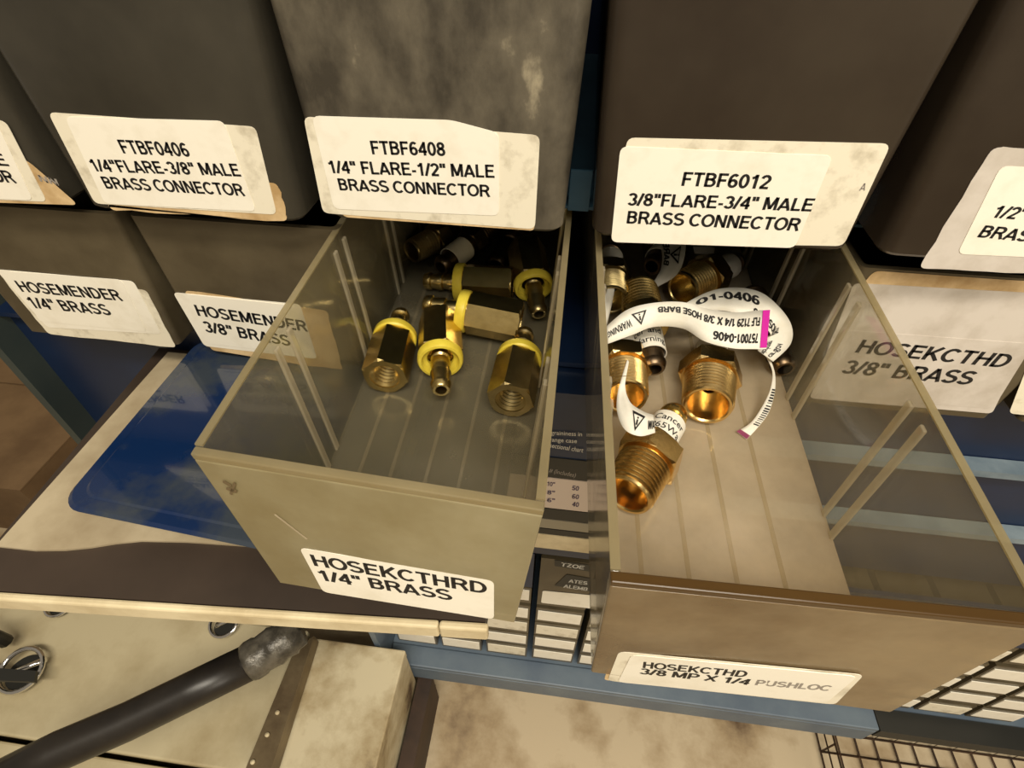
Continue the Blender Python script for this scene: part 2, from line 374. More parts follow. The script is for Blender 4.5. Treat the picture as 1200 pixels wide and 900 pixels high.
b = upper_bin(-2, 'upper row smoky grey bin cut off by the left edge, white sticker ending in OR', M['smoke'], -.003)
lab(b, 'sticker', [(-60, 140), (35, 190), (92, 240), (-40, 236)], 'label_yellow', 1, label='yellowed sticker remnant')
lab(b, 'sticker', [(-60, 128), (8, 142), (56, 236), (-40, 232)], 'label_old', 2)
s = lab(b, 'sticker', [(-60, 126), (-4, 140), (40, 234), (-44, 231)], 'label', 3)
line('MALE', (-48, 190), (13, 194), 14, *Y0, s, 3); line('CONNECTOR', (-90, 206), (22, 214), 14, *Y0, s, 3)
line('NN', (48, 212), (70, 217), 7, *Y0, b.children[1], 1.2, mat=M['faint'])

b = upper_bin(-1, 'upper row smoky grey bin with white sticker FTBF0406', M['smoke'], -.003)
lab(b, 'sticker', [(120, 215), (325, 214), (338, 259), (130, 246)], 'label_yellow', 1, wob=.0006, label='yellowed torn sticker remnant')
lab(b, 'sticker', [(57, 131), (300, 148), (325, 251), (112, 238)], 'label_old', 2)
s = lab(b, 'sticker', [(77, 136), (263, 141), (301, 247), (124, 238)], 'label', 3)
line('FTBF0406', (146, 179), (225, 183), 16, *Y0, s, 3); line('1/4"FLARE-3/8" MALE', (112, 200), (284, 206), 14.5, *Y0, s, 3)
line('BRASS CONNECTOR', (126, 220), (289, 229), 14, *Y0, s, 3)

b = upper_bin(0, 'upper row bin with grey scuffed front and white sticker FTBF6408', M['smoke_scuffed'])
lab(b, 'sticker', [(395, 240), (627, 258), (626, 270), (403, 254)], 'label_yellow', 1, label='yellowed sticker remnant')
lab(b, 'sticker', [(356, 136), (633, 158), (627, 268), (379, 249)], 'label_old', 2, label='old scuffed sticker')
s = lab(b, 'sticker', [(366, 135), (529, 140), (585, 155), (585, 252), (392, 244)], 'label', 3)
line('FTBF6408', (437, 180), (523, 182), 16, *Y0, s, 3); line('1/4" FLARE-1/2" MALE', (388, 202), (580, 207.5), 15, *Y0, s, 3)
line('BRASS CONNECTOR', (399, 222), (575, 230), 14, *Y0, s, 3)

b = upper_bin(1, 'upper row brown bin with white sticker FTBF6012', M['smoke_brown'])
o = lab(b, 'sticker', [(735, 161), (1044, 168), (988, 288), (717, 283)], 'label_old', 1, label='old scuffed sticker')
line('A', (1006, 223), (1013, 223), 9, *Y0, o, 1, mat=M['faint'])
s = lab(b, 'sticker', [(727, 171), (976, 182), (931, 290), (716, 283)], 'label', 2)
line('FTBF6012', (798, 217), (900, 221), 16.5, *Y0, s, 2); line('3/8"FLARE-3/4" MALE', (735, 240), (950, 247), 15, *Y0, s, 2)
line('BRASS CONNECTOR', (734, 261), (935, 270), 15, *Y0, s, 2)

b = upper_bin(2, 'upper row brown bin at the right edge with curled old sticker', M['smoke_brown'])
lab(b, 'sticker', [(1163, 172), (1260, 176), (1240, 322), (1076, 314)], 'label_grey', 1, wob=.0003, label='curled grimy old sticker')
s = lab(b, 'sticker', [(1172, 194), (1280, 199), (1260, 303), (1121, 297)], 'label', 2)
line('1/2"', (1160, 254), (1197, 257), 15, *Y0, s, 2); line('BRASS', (1144, 277), (1216, 284), 15, *Y0, s, 2)

Y2 = ((0, .0126, 0), (0, -1, 0))
def second_bin(k, label, mat):
    cx = -.01254 + k * .1
    t = thing('storage_bin', label, 'bin', (cx, .1, -.087), 'closed bins of the second row')
    shell('bin_body', cx, .0126, .265, -.0872, -.012, .0865, .0935, mat, t, r=.003)
    return t
b = second_bin(-2, 'second row smoky bin with white sticker HOSEMENDER 1/4" BRASS', M['smoke_low'])
lab(b, 'sticker', [(-4, 316), (172, 340), (207, 407), (57, 391)], 'label_old', 1, Y2, wob=.0004, label='old torn sticker')
lab(b, 'sticker', [(-4, 315), (157, 329), (190, 391), (56, 383)], 'label', 2, Y2)
s = lab(b, 'sticker', [(10, 317), (143, 327), (173, 388), (48, 376)], 'label', 3, Y2)
line('HOSEMENDER', (27, 341), (146, 352), 12.5, *Y2, s, 3); line('1/4" BRASS', (40, 360), (133, 369), 12.5, *Y2, s, 3)
b = second_bin(-1, 'second row smoky bin with white sticker HOSEMENDER 3/8" BRASS behind the open drawer', M['smoke_low'])
lab(b, 'sticker', [(216, 340), (384, 364), (402, 434), (248, 410)], 'label_yellow', 1, Y2, wob=.0005, label='yellowed torn sticker')
lab(b, 'sticker', [(203, 342), (352, 356), (372, 420), (240, 405)], 'label', 2, Y2)
s = lab(b, 'sticker', [(220, 344), (345, 357), (366, 416), (245, 402)], 'label', 3, Y2)
line('HOSEMENDER', (233, 369), (362, 388), 12.5, *Y2, s, 3); line('3/8" BRASS', (242, 388), (342, 405), 12.5, *Y2, s, 3)
b = second_bin(2, 'second row bin with large grimy sticker HOSEKCTHD 3/8" BRASS right of the open drawers', M['smoke_low'])
lab(b, 'sticker', [(1024, 317), (1230, 331), (1230, 345), (1010, 334)], 'label_yellow', 1, Y2, label='yellowed sticker strip')
lab(b, 'sticker', [(1000, 331), (1232, 344), (1162, 484), (948, 466)], 'label_grey', 2, Y2, label='large grimy sticker')
s = lab(b, 'sticker', [(978, 385), (1210, 402), (1163, 478), (950, 462)], 'label_grey', 3, Y2)
line('HOSEKCTHD', (1001, 412), (1176, 430), 16.5, *Y2, s, 3); line('3/8" BRASS', (984, 436), (1135, 450), 16.5, *Y2, s, 3)
b = second_bin(3, 'second row bin at the far right edge, only its lower corner in view', M['smoke_low'])
lab(b, 'sticker', [(1230, 360), (1330, 370), (1300, 496), (1182, 484)], 'label_old', 1, Y2)

# ------------------------------------------------------------------ the two open clear drawers
def drawer(label, top, bot, mats, ribs, mould, loc):
    """top / bot: outer corners front-left, front-right, back-right, back-left"""
    t = thing('clear_drawer', label, 'drawer', loc)
    T = [Vector(p) for p in top]; B = [Vector(p) for p in bot]
    def f(u, v, w_):
        lo = (B[0] * (1 - u) + B[1] * u) * (1 - v) + (B[3] * (1 - u) + B[2] * u) * v
        hi = (T[0] * (1 - u) + T[1] * u) * (1 - v) + (T[3] * (1 - u) + T[2] * u) * v
        return lo * (1 - w_) + hi * w_
    dep = (T[3] - T[0]).length; tu, tv, tw = .0024 / .096, .0024 / dep, .0024 / .068
    ms, mf, mp, mr = mats
    fp = hexa('front_panel', f, 0, 1, 0, tv, 0, .965, M[mp], t, bevel=.0005)
    hexa('front_rim', f, 0, 1, 0, tv * 1.15, .9655, 1, M[mr], t, bevel=.0004)
    hexa('side_panel', f, 0, tu, tv * 1.01, 1, 0, 1, M[ms], t, bevel=.0004)
    hexa('side_panel', f, 1 - tu, 1, tv * 1.01, 1, 0, 1, M[ms], t, bevel=.0004)
    hexa('side_rim', f, 0, tu, tv * 1.2, 1, 1.0, 1.008, M['rim_l'], t)
    hexa('side_rim', f, 1 - tu, 1, tv * 1.2, 1, 1.0, 1.008, M['rim_l'], t)
    hexa('floor_panel', f, tu * 1.01, 1 - tu * 1.01, tv * 1.01, 1 - tv, 0, tw, M[mf], t)
    hexa('back_panel', f, tu * 1.01, 1 - tu * 1.01, 1 - tv, 1, 0, 1, M[ms], t)
    for y in ribs:
        v = (y - T[0].y) / dep; dv = .0015 / dep
        for s_ in (0, 1):
            u0, u1 = (tu, tu + .014) if s_ == 0 else (1 - tu - .014, 1 - tu)
            hexa('divider_rib', f, u0, u1, v - dv, v + dv, tw, .95, M['rib'], t, bevel=.0005)
    for u in mould:
        hexa('floor_ridge', f, u - .009, u + .009, tv * 2, 1 - tv * 2, tw, tw + .003, M['ridge'], t, label='faint raised line moulded in the floor')
    return t, f, fp
dl, fl, fpl = drawer('left open clear drawer holding yellow-ringed brass fittings, sticker HOSEKCTHRD 1/4" BRASS',
    [(-.0674, -.1001, -.0180), (.0296, -.1054, -.0183), (.0298, .155, -.0062), (-.0690, .155, -.0062)],
    [(-.0614, -.1040, -.0862), (.0231, -.1072, -.0864), (.0265, .155, -.0735), (-.0668, .155, -.0735)],
    ('side_l', 'floor_l', 'front_l', 'rim_l'), (-.0535, -.0435, .004, .0145, .0615, .072, .118, .128), (.18, .33, .5, .66, .82), (-.019, .03, -.08))
dr, fr_, fpr = drawer('right open clear drawer holding tagged brass fittings, sticker HOSEKCTHD 3/8 MP X 1/4',
    [(.0455, -.1234, -.0150), (.1372, -.1215, -.0150), (.1392, .150, -.0058), (.0345, .150, -.0058)],
    [(.0489, -.1202, -.0838), (.1385, -.1200, -.0840), (.1370, .150, -.0730), (.0368, .150, -.0730)],
    ('side_r', 'floor_r', 'front_r', 'rim_r'), (-.0670, -.0575, -.0090, .0025, .0500, .0610, .108, .118), (.2, .38, .56, .74), (.09, .02, -.08))
def plane_of(f):
    a, b_, c = f(0, 0, 0), f(1, 0, 0), f(0, 0, 1); n = (b_ - a).cross(c - a).normalized()
    if n.y > 0: n = -n
    return (tuple(f(.5, 0, .5)), tuple(n))
PL = plane_of(fl); PR = plane_of(fr_)
for q in ([(262, 562), (272, 568), (271, 571), (261, 565)], [(266, 570), (278, 574), (277, 578), (265, 573)], [(274, 564), (277, 567), (272, 580), (269, 578)]):
    lab(fpl, 'scuff_mark', q, 'strip', 1, PL, rad=.0003, th=.00006)
lab(fpl, 'scuff_mark', [(321, 602.4), (323, 602), (361, 631.4), (359, 631.6)], 'board', 1, PL, rad=.0003, th=.00006, label='pale scratch')
s = lab(fpl, 'sticker', [(351, 641), (579, 680), (579, 725), (379, 693)], 'label', 1, PL, label='white sticker')
line('HOSEKCTHRD', (369, 662), (571, 695), 13, *PL, s, 1); line('1/4" BRASS', (377, 679), (531, 703), 12, *PL, s, 1)
lab(fpr, 'sticker', [(712, 782), (726, 783), (726, 797), (708, 796)], 'label_yellow', 1, PR, label='yellowed sticker corner')
lab(fpr, 'sticker', [(725, 762), (1012, 789), (978, 824), (712, 796)], 'label_old', 2, PR, label='old smudged sticker')
s = lab(fpr, 'sticker', [(740, 765), (1004, 790), (968, 821), (724, 797)], 'label', 3, PR, label='white sticker')
line('HOSEKCTHD', (753, 780), (873, 791), 7.5, *PR, s, 3); line('3/8 MP X 1/4', (749, 787), (876, 800), 7, *PR, s, 3)
line('PUSHLOC', (884, 800), (970, 807), 6.5, *PR, s, 3, mat=M['faint'])

# ------------------------------------------------------------------ brass fittings
def orient(t, P0, P1, spin=0):
    z = (P1 - P0).normalized(); t.rotation_mode = 'QUATERNION'
    t.rotation_quaternion = z.to_track_quat('Z', 'Y') @ Matrix.Rotation(math.radians(spin), 3, 'Z').to_quaternion()
    t.location = P0
def hexprism(name, af, z0, z1, bore, mat, parent, ch=.0008):
    R = af / 2 / math.cos(math.pi / 6)
    vs, fs = [], []; n = 24
    def ringp(z, fac, round_=False):
        for i in range(n):
            a = 2 * math.pi * i / n; k = (a % (math.pi / 3)) - math.pi / 6; rr = (af / 2) / math.cos(k)
            rr = min(rr, fac) if fac else rr
            vs.append((rr * math.cos(a), rr * math.sin(a), z))
    for z, fac in ((z0, af / 2 * 1.03), (z0 + ch, None), (z1 - ch, None), (z1, af / 2 * 1.03)): ringp(z, fac)
    for z in (z1, z0):
        for i in range(n):
            a = 2 * math.pi * i / n; vs.append((bore * math.cos(a), bore * math.sin(a), z))
    for j in range(6):
        j2 = (j + 1) % 6
        for i in range(n): fs.append((j * n + i, j * n + (i + 1) % n, j2 * n + (i + 1) % n, j2 * n + i))
    return mk(name, vs, fs, mat, parent, local=True)
def barb_profile(z0, z1, r, bumps, bore=.0026):
    p = [(bore, z0), (r * 1.02, z0), (r * 1.02, z0 + .0022), (r * .84, z0 + .003)]
    st = z0 + .0045; bl = (z1 - .0045 - st) / bumps
    for i in range(bumps):
        a = st + bl * i; p += [(r * .84, a), (r * 1.08, a + .0006), (r * 1.08, a + bl * .25), (r * .88, a + bl * .9)]
    a = z1 - .0045; p += [(r * .86, a), (r * 1.08, a + .0006), (r * 1.08, a + .0016), (r * .90, z1 - .0004), (r * .82, z1)]
    p += [(bore, z1), (bore * .95, z1 - .006), (bore * .95, z0 + .002)]
    return p
def female(label, p0, z0, p1, z1, mat='brass', spin=0):
    t = thing('push_on_fitting', label, 'fitting', group='brass fittings in the left drawer')
    hexprism('hex_body', .0186, 0, .0265, .0068, M[mat], t)
    th = [(.0068, .0003)]
    for i in range(6): th += [(.0068, .0008 + i * .0022), (.0054, .0018 + i * .0022), (.0054, .0021 + i * .0022)]
    th += [(.0054, .0145), (.001, .0147), (.001, .0165), (.0074, .0165), (.0074, .0003)]
    lathe('inner_thread', th, 28, M[mat], t)
    lathe('collar_ring', [(.0062, .0268), (.0100, .0262), (.0106, .0270), (.0106, .0302), (.0100, .0312), (.0088, .0314), (.0078, .0290), (.0062, .0286)], 32, M['yellow'], t, label='yellow plastic collar')
    lathe('barbed_stem', barb_profile(.0267, .049, .0044, 2), 24, M[mat], t)
    orient(t, at_z(*p0, z0), at_z(*p1, z1), spin); return t
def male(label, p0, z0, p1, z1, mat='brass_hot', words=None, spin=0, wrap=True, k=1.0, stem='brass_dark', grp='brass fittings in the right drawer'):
    t = thing('threaded_fitting', label, 'fitting', group=grp)
    th = [(.0076 * k, .012), (.0076 * k, .0006), (.0082 * k, 0), (.0090 * k, 0), (.0094 * k, .001)]
    for i in range(8):
        r = (.0099 + i * .00008) * k; a = .0014 + i * .00195; th += [(r - .0015, a), (r, a + .0009), (r, a + .0011)]
    th += [(.0088 * k, .0172), (.0088 * k, .0190), (.003, .0190), (.003, .012)]
    lathe('threaded_end', th, 36, M[mat], t)
    hexprism('hex_collar', .0222 * k, .0176, .0272, .0032, M[mat], t)
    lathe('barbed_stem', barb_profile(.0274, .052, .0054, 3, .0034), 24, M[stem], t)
    P0, P1 = at_z(*p0, z0), at_z(*p1, z1); orient(t, P0, P1, spin)
    if wrap:
        wp = lathe('paper_wrap', [(.0066, .0300), (.0070, .0300), (.0070, .0435), (.0066, .0435)], 32, M['paper'], t, label='white paper wrap round the stem')
        if words:
            d = t.rotation_quaternion.inverted() @ (CAM - P0.lerp(P1, .7)); phi = math.atan2(d.y, d.x)
            sg = 1 if P1.y > P0.y else -1
            for li, s_ in enumerate(words):
                v, f, asp = glyphs(s_, .008); h = .0033; Lw = asp * h; zc = .0368 - sg * h * .5 + sg * (.5 - li) * .0052; vs = []
                for a, b_ in v:
                    an = phi + sg * (a - .5) * Lw / .0070; vs.append((.00715 * math.cos(an), .00715 * math.sin(an), zc + sg * b_ * h))
                mk('lettering', vs, f, M['ink'], wp, local=True)
    return t
female('yellow-ringed brass fitting at the lower left, threaded opening toward the viewer', (451, 442), -.0690, (473, 357), -.0700, spin=20, mat='brass')
female('yellow-ringed brass fitting in the middle with its barb pointing at the viewer', (515, 374), -.0665, (517, 459), -.0680, mat='brass', spin=10)
female('lower of the two sideways yellow-ringed fittings, large hex body to the right', (610, 378), -.0640, (506, 357), -.0600, mat='brass', spin=0)
female('upper of the two sideways yellow-ringed fittings, barb pointing left', (601, 334), -.0655, (498, 329), -.0675, mat='brass', spin=25)
female('yellow-ringed brass fitting standing against the right wall of the drawer at the back', (616, 290), -.0580, (630, 360), -.0680, mat='brass_dull', spin=0)
female('yellow-ringed brass fitting at the lower right, threaded opening toward the viewer', (598, 470), -.0690, (617, 381), -.0700, mat='brass_dull', spin=15)
GL = 'brass fittings in the left drawer'
male('dull brass threaded plug end at the back left of the left drawer', (482, 295), -.0640, (545, 262), -.0650, 'brass_dull', wrap=False, k=.72, grp=GL)
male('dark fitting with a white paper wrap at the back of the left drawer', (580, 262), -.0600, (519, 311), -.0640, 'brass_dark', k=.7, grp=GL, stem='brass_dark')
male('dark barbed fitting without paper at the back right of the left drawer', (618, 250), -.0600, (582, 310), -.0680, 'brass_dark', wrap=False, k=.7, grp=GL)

male('large brass fitting nearest the viewer, thread lower left and paper wrap reading Cancer', (734, 581), -.0670, (799, 470), -.0690, 'brass_hot', ['Cancer', 'P65Wa'], spin=205, k=1.0, stem='brass')
male('orange brass fitting in the centre with its wide thread opening down', (829, 476), -.0650, (836, 390), -.0680, 'brass_hot', k=1.08)
male('brass fitting by the left wall, thread pointing down, half hidden by the wall', (733, 466), -.0620, (728, 392), -.0660, 'brass_hot', k=.98)
male('brass fitting under the paper loop with its wrapped stem pointing at the viewer', (748, 338), -.0560, (766, 430), -.0640, 'brass', ['cer and', 'Warning'], spin=265, k=.95)
male('brass fitting with upright thread at the back left corner of the right drawer', (717, 352), -.0560, (714, 278), -.0600, 'brass_dull', k=.85)
male('brass fitting lying aslant at the back with thread toward the lower left', (799, 339), -.0600, (880, 299), -.0640, 'brass', k=1.0, spin=30)
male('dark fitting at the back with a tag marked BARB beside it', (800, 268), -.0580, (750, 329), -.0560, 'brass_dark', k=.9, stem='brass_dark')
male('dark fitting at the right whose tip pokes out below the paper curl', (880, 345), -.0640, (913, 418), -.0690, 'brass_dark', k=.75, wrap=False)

# ------------------------------------------------------------------ paper tags
def cr(p, t):
    n = len(p) - 1; x = t * n; i = min(int(x), n - 1); u = x - i
    a, b_, c, d = p[max(i - 1, 0)], p[i], p[i + 1], p[min(i + 2, n)]
    return .5 * ((2 * b_) + (c - a) * u + (2 * a - 5 * b_ + 4 * c - d) * u * u + (3 * b_ - a - 3 * c + d) * u ** 3)
class Tag:
    def __init__(s, label, pairs, group='printed paper tags in the right drawer'):
        s.A = [at_z(*p) for p, q in pairs]; s.B = [at_z(*q) for p, q in pairs]
        mid = (s.A[0] + s.B[0]) / 2
        s.t = thing('paper_tag', label, 'tag', tuple(mid), group)
        n = len(pairs) * 7; vs = []; fs = []
        for i in range(n + 1):
            a, b_ = cr(s.A, i / n), cr(s.B, i / n)
            for j in range(4): vs.append(a.lerp(b_, j / 3))
        for i in range(n):
            for j in range(3): fs.append((i * 4 + j, i * 4 + j + 1, i * 4 + 5 + j, i * 4 + 4 + j))
        s.p = mk('paper_strip', vs, fs, M['paper'], s.t, smooth=True, solidify=.00012)
    def at(s, u, v):
        a, b_ = cr(s.A, u), cr(s.B, u); P = a.lerp(b_, v)
        du = cr(s.A, min(u + .01, 1)).lerp(cr(s.B, min(u + .01, 1)), v) - cr(s.A, max(u - .01, 0)).lerp(cr(s.B, max(u - .01, 0)), v)
        n = du.cross(b_ - a).normalized()
        if n.dot(CAM - P) < 0: n = -n
        return P + n * .0004
    def put(s, vs, fs, mat, name='lettering'): return mk(name, [s.at(max(0, min(1, a)), b_) for a, b_ in vs], fs, mat, s.p)
    def text(s, st, u0, u1, v0, v1, mat=None):
        """baseline from (u0, v0) to (u1, v0), capitals reach v1"""
        v, f, _ = glyphs(st, .022)
        return s.put([(u0 + (u1 - u0) * a, v0 + (v1 - v0) * b_) for a, b_ in v], f, mat or M['ink'])
    def patch(s, u0, u1, v0, v1, mat, name='printed_band', n=4):
        vs = [(u0 + (u1 - u0) * i / n, v) for i in range(n + 1) for v in (v0, v1)]
        return s.put(vs, [(2 * i, 2 * i + 1, 2 * i + 3, 2 * i + 2) for i in range(n)], mat, name)
    def warn(s, uc, vc, su, sv, flip=1):
        o = [(-1, -.8), (1, -.8), (0, 1)]; i_ = [(-.68, -.6), (.68, -.6), (0, .62)]
        vs = [(uc + a * su, vc - b_ * sv * flip) for a, b_ in o + i_]
        s.put(vs, [(0, 1, 4, 3), (1, 2, 5, 4), (2, 0, 3, 5)], M['ink'], 'warning_triangle')
        bar = [(-.1, -.2), (.1, -.2), (.12, .35), (-.12, .35), (-.1, -.48), (.1, -.48), (.1, -.3), (-.1, -.3)]
        s.put([(uc + a * su, vc - b_ * sv * flip) for a, b_ in bar], [(0, 1, 2, 3), (4, 5, 6, 7)], M['ink'], 'warning_mark')
# the long strip, from the curl behind it round to the magenta band: upper strand first
z = -.038
tg = Tag('long white paper strip with upside-down print 757001-0406 and a magenta band',
    [((711, 382, -.048), (712, 403, -.052)), ((735, 363, -.042), (742, 392, -.048)), ((765, 355, -.038), (767, 383, -.045)), ((800, 354, -.035), (800, 385, -.043)),
     ((830, 362, -.035), (826, 400, -.042)), ((862, 366, -.036), (858, 408, -.042)), ((885, 364, -.037), (882, 409, -.042)), ((902, 363, -.038), (898, 409, -.042))])
tg.patch(.918, .999, .02, .98, M['magenta'], n=6)
tg.text('757001-0406', .895, .61, .62, .86); tg.text('FLF 7129 1/4 X 3/8 HOSE BARB', .90, .31, .20, .42)
tg.warn(.205, .48, .045, .30, -1); tg.text('WARNING', .15, .01, .40, .70)
tc = Tag('curled white paper strip behind the magenta band, looping down at the right',
    [((795, 360, -.044), (800, 374, -.048)), ((830, 342, -.041), (836, 364, -.046)), ((862, 337, -.040), (866, 368, -.045)), ((892, 343, -.041), (890, 378, -.047)),
     ((915, 362, -.044), (903, 392, -.050)), ((928, 383, -.048), (896, 396, -.054)), ((926, 404, -.054), (890, 405, -.057)), ((906, 424, -.060), (888, 411, -.059))])
tc.text('01-0406', .08, .42, .48, .18); tc.text('HOSE 3/8', .62, .38, .62, .90); tc.text('BARB', .72, .64, .5, .85)
tc.text('ca.gov', .98, .84, .25, .5); tc.text('reproductive', .80, .99, .8, .55)
tb = Tag('narrow paper strip end with bar marks and a maroon tip on the drawer floor',
    [((897, 417, -.061), (902, 419, -.061)), ((905, 436, -.064), (908, 437, -.064)), ((902, 458, -.067), (908, 459, -.067)), ((891, 480, -.071), (901, 483, -.071)), ((879, 496, -.074), (889, 500, -.074)), ((863, 506, -.0765), (875, 515, -.0765))])
tb.patch(.93, 1, 0, 1, M['maroon'])
for i in range(16):
    u = .38 + i * .027; tb.patch(u, u + random.choice((.006, .012, .016)), .35, .95, M['ink'], 'bar_mark', 1)
t2 = Tag('small twisted paper strip with a warning triangle beside the nearest fitting',
    [((735, 421, -.052), (737, 424, -.052)), ((729, 441, -.053), (733, 446, -.053)), ((724, 460, -.054), (733, 455, -.054)), ((723, 482, -.054), (735, 464, -.053)), ((732, 503, -.053), (741, 474, -.052)), ((750, 511, -.053), (756, 483, -.052)), ((768, 507, -.055), (766, 486, -.054))])
t2.warn(.77, .50, .075, .38, 1); t2.text('WA', .89, .985, .22, .66)
Tag('plain white paper strip by the left wall below the upright thread',
    [((717, 302, -.050), (721, 304, -.050)), ((715, 325, -.050), (722, 325, -.050)), ((709, 350, -.050), (718, 352, -.052)), ((706, 380, -.052), (711, 382, -.054))])
t4 = Tag('short curved paper strip with a warning triangle and the word BARB at the back',
    [((773, 284, -.050), (804, 283, -.050)), ((776, 300, -.050), (802, 302, -.050)), ((774, 316, -.050), (793, 322, -.052)), ((766, 330, -.052), (771, 336, -.054))])
t4.warn(.30, .60, .18, .26, 1); t4.text('BARB', .55, .05, .08, .34)
Tag('small blank end of paper sticking up behind the aslant thread',
    [((812, 288, -.054), (814, 297, -.056)), ((826, 287, -.054), (828, 298, -.056)), ((838, 290, -.056), (836, 300, -.058))])

# ------------------------------------------------------------------ shelf, board and blue case under the bins
sh = thing('pull_out_shelf', 'shadow-painted brown shelf with thick cream front edge under the left bins', 'shelf', (-.09, -.04, -.122))
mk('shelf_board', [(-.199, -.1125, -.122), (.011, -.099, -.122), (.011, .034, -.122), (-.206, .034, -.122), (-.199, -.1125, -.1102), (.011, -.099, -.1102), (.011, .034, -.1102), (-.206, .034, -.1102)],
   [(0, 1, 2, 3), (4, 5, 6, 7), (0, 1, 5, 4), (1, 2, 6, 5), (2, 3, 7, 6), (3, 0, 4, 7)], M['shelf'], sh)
def nose(name, x0, x1):
    f = lambda x: -.1125 + (x + .199) * (.0135 / .21)
    mk(name, [(x0, f(x0) - .0035, -.1195), (x1, f(x1) - .0035, -.1195), (x1, f(x1) - .0003, -.1195), (x0, f(x0) - .0003, -.1195),
              (x0, f(x0) - .0035, -.1098), (x1, f(x1) - .0035, -.1098), (x1, f(x1) - .0003, -.1098), (x0, f(x0) - .0003, -.1098)],
       [(0, 1, 2, 3), (4, 5, 6, 7), (0, 1, 5, 4), (1, 2, 6, 5), (2, 3, 7, 6), (3, 0, 4, 7)], M['nosing'], sh, bevel=.001)
nose('front_edge', -.26, -.0065); nose('front_edge', -.0062, .0125)
bp = [(-.1975, -.0945), (-.180, -.0942), (-.168, -.0925), (-.158, -.0900), (-.149, -.0870), (-.139, -.0845), (-.12, -.0825), (-.04, -.078), (-.04, .03), (-.1975, .03)]  # front edge curves back along the cast shadow's border, shade given as outline
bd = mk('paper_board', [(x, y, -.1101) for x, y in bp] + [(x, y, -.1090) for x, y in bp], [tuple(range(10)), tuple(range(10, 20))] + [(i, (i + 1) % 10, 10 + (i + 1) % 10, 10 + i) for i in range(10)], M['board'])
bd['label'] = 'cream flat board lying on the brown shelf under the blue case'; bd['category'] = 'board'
cs = thing('blue_case', 'glossy blue flat case with rounded corners lying on the cream board', 'case', (-.1, -.03, -.109))
def rounded(x0, x1, y0, y1, r, z, sk=0):
    pts = []
    for (cx, cy, a0) in ((x1 - r, y1 - r, 0), (x0 + r, y1 - r, 90), (x0 + r, y0 + r, 180), (x1 - r, y0 + r, 270)):
        for k in range(7):
            a = math.radians(a0 + 15 * k); x = cx + r * math.cos(a); pts.append((x, cy + r * math.sin(a) + (x + .17) * sk, z))
    return pts
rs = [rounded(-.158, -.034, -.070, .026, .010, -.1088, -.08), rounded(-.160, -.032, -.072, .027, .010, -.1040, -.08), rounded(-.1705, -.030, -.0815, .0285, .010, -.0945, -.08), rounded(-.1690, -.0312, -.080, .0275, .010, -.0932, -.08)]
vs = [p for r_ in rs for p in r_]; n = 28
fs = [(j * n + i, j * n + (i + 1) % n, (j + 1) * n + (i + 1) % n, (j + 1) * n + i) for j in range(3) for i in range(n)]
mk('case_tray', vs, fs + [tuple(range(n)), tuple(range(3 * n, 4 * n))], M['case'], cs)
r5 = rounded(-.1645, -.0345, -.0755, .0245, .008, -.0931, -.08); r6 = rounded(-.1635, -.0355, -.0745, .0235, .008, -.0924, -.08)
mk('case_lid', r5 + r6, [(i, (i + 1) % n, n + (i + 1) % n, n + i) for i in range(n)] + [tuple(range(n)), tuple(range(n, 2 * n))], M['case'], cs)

# ------------------------------------------------------------------ printed kit box seen between the drawers
kb = thing('kit_box', 'dark printed kit box with a small white size table, standing between the two open drawers', 'box', (.045, .022, -.262))
box('box_body', -.002, .078, .012, .0335, -.262, -.0945, M['navy_print'], kb)
def band(name, z0, z1, mat, x0=-.001, x1=.077): return box(name, x0, x1, .0113, .0119, z0, z1, M[mat], kb)
KP = ((0, .0113, 0), (0, -1, 0))
def zz(py, px=660): return at_y(px, py, .0113).z
band('printed_band', zz(561), zz(538), 'dark_print'); tb_ = band('printed_table', zz(597), zz(562), 'pink'); band('printed_band', zz(610), zz(598), 'dark_print')
band('printed_band', zz(621), zz(611), 'grey_print'); band('printed_band', zz(628), zz(622), 'dark_print'); band('printed_band', zz(645), zz(629), 'nosing')
bx = kb.children[0]
for s_, a, b_, h in (('graininess in', (646, 509), (682, 511), 5), ('range case', (644, 517), (676, 519), 5), ('sectional chart', (644, 524), (683, 530), 5.5)):
    line(s_, a, b_, h, *KP, bx, 0, M['white_ink'], bold=.004)
line('# (Includes)', (643, 553), (674, 559), 5, *KP, kb.children[1], 0, M['faint'], bold=.004)
for s_, n_, y in (('10"', '50', 570), ('8"', '60', 580), ('6"', '40', 589)):
    line(s_, (641, y - 1), (650, y), 5, *KP, tb_, 0, M['purple_ink']); line(n_, (670, y + 4), (678, y + 5), 5.5, *KP, tb_, 0, M['purple_ink'])

# ------------------------------------------------------------------ small drawers of the lower unit
def small_drawer(x, zc, h, label, grp, w_=.0415, stick=True, mat='smoke_low'):
    t = thing('small_drawer', label, 'drawer', (x, .05, zc - h / 2), grp)
    box('drawer_body', x - w_ / 2, x + w_ / 2, .0165, .12, zc - h / 2, zc + h / 2, M[mat], t)
    if stick:
        a = random.uniform(-.0015, .0015)
        box('sticker', x - w_ * .46, x + w_ * .46, .0155, .0163, zc - h * .30 + a, zc + h * .34 + a, M[random.choice(('label', 'label', 'label_old'))], t)
    return t
proto = None
NTH = ['first from the left', 'second from the left', 'third from the left', 'fourth from the left', 'fifth from the left', 'sixth from the left', 'middle one', 'sixth from the right', 'fifth from the right', 'fourth from the right', 'third from the right', 'second from the right', 'first from the right']
ROW = ['fourth row up', 'third row up', 'second row up', 'bottom row']
rows = [-.3805, -.4125, -.4445, -.4765]
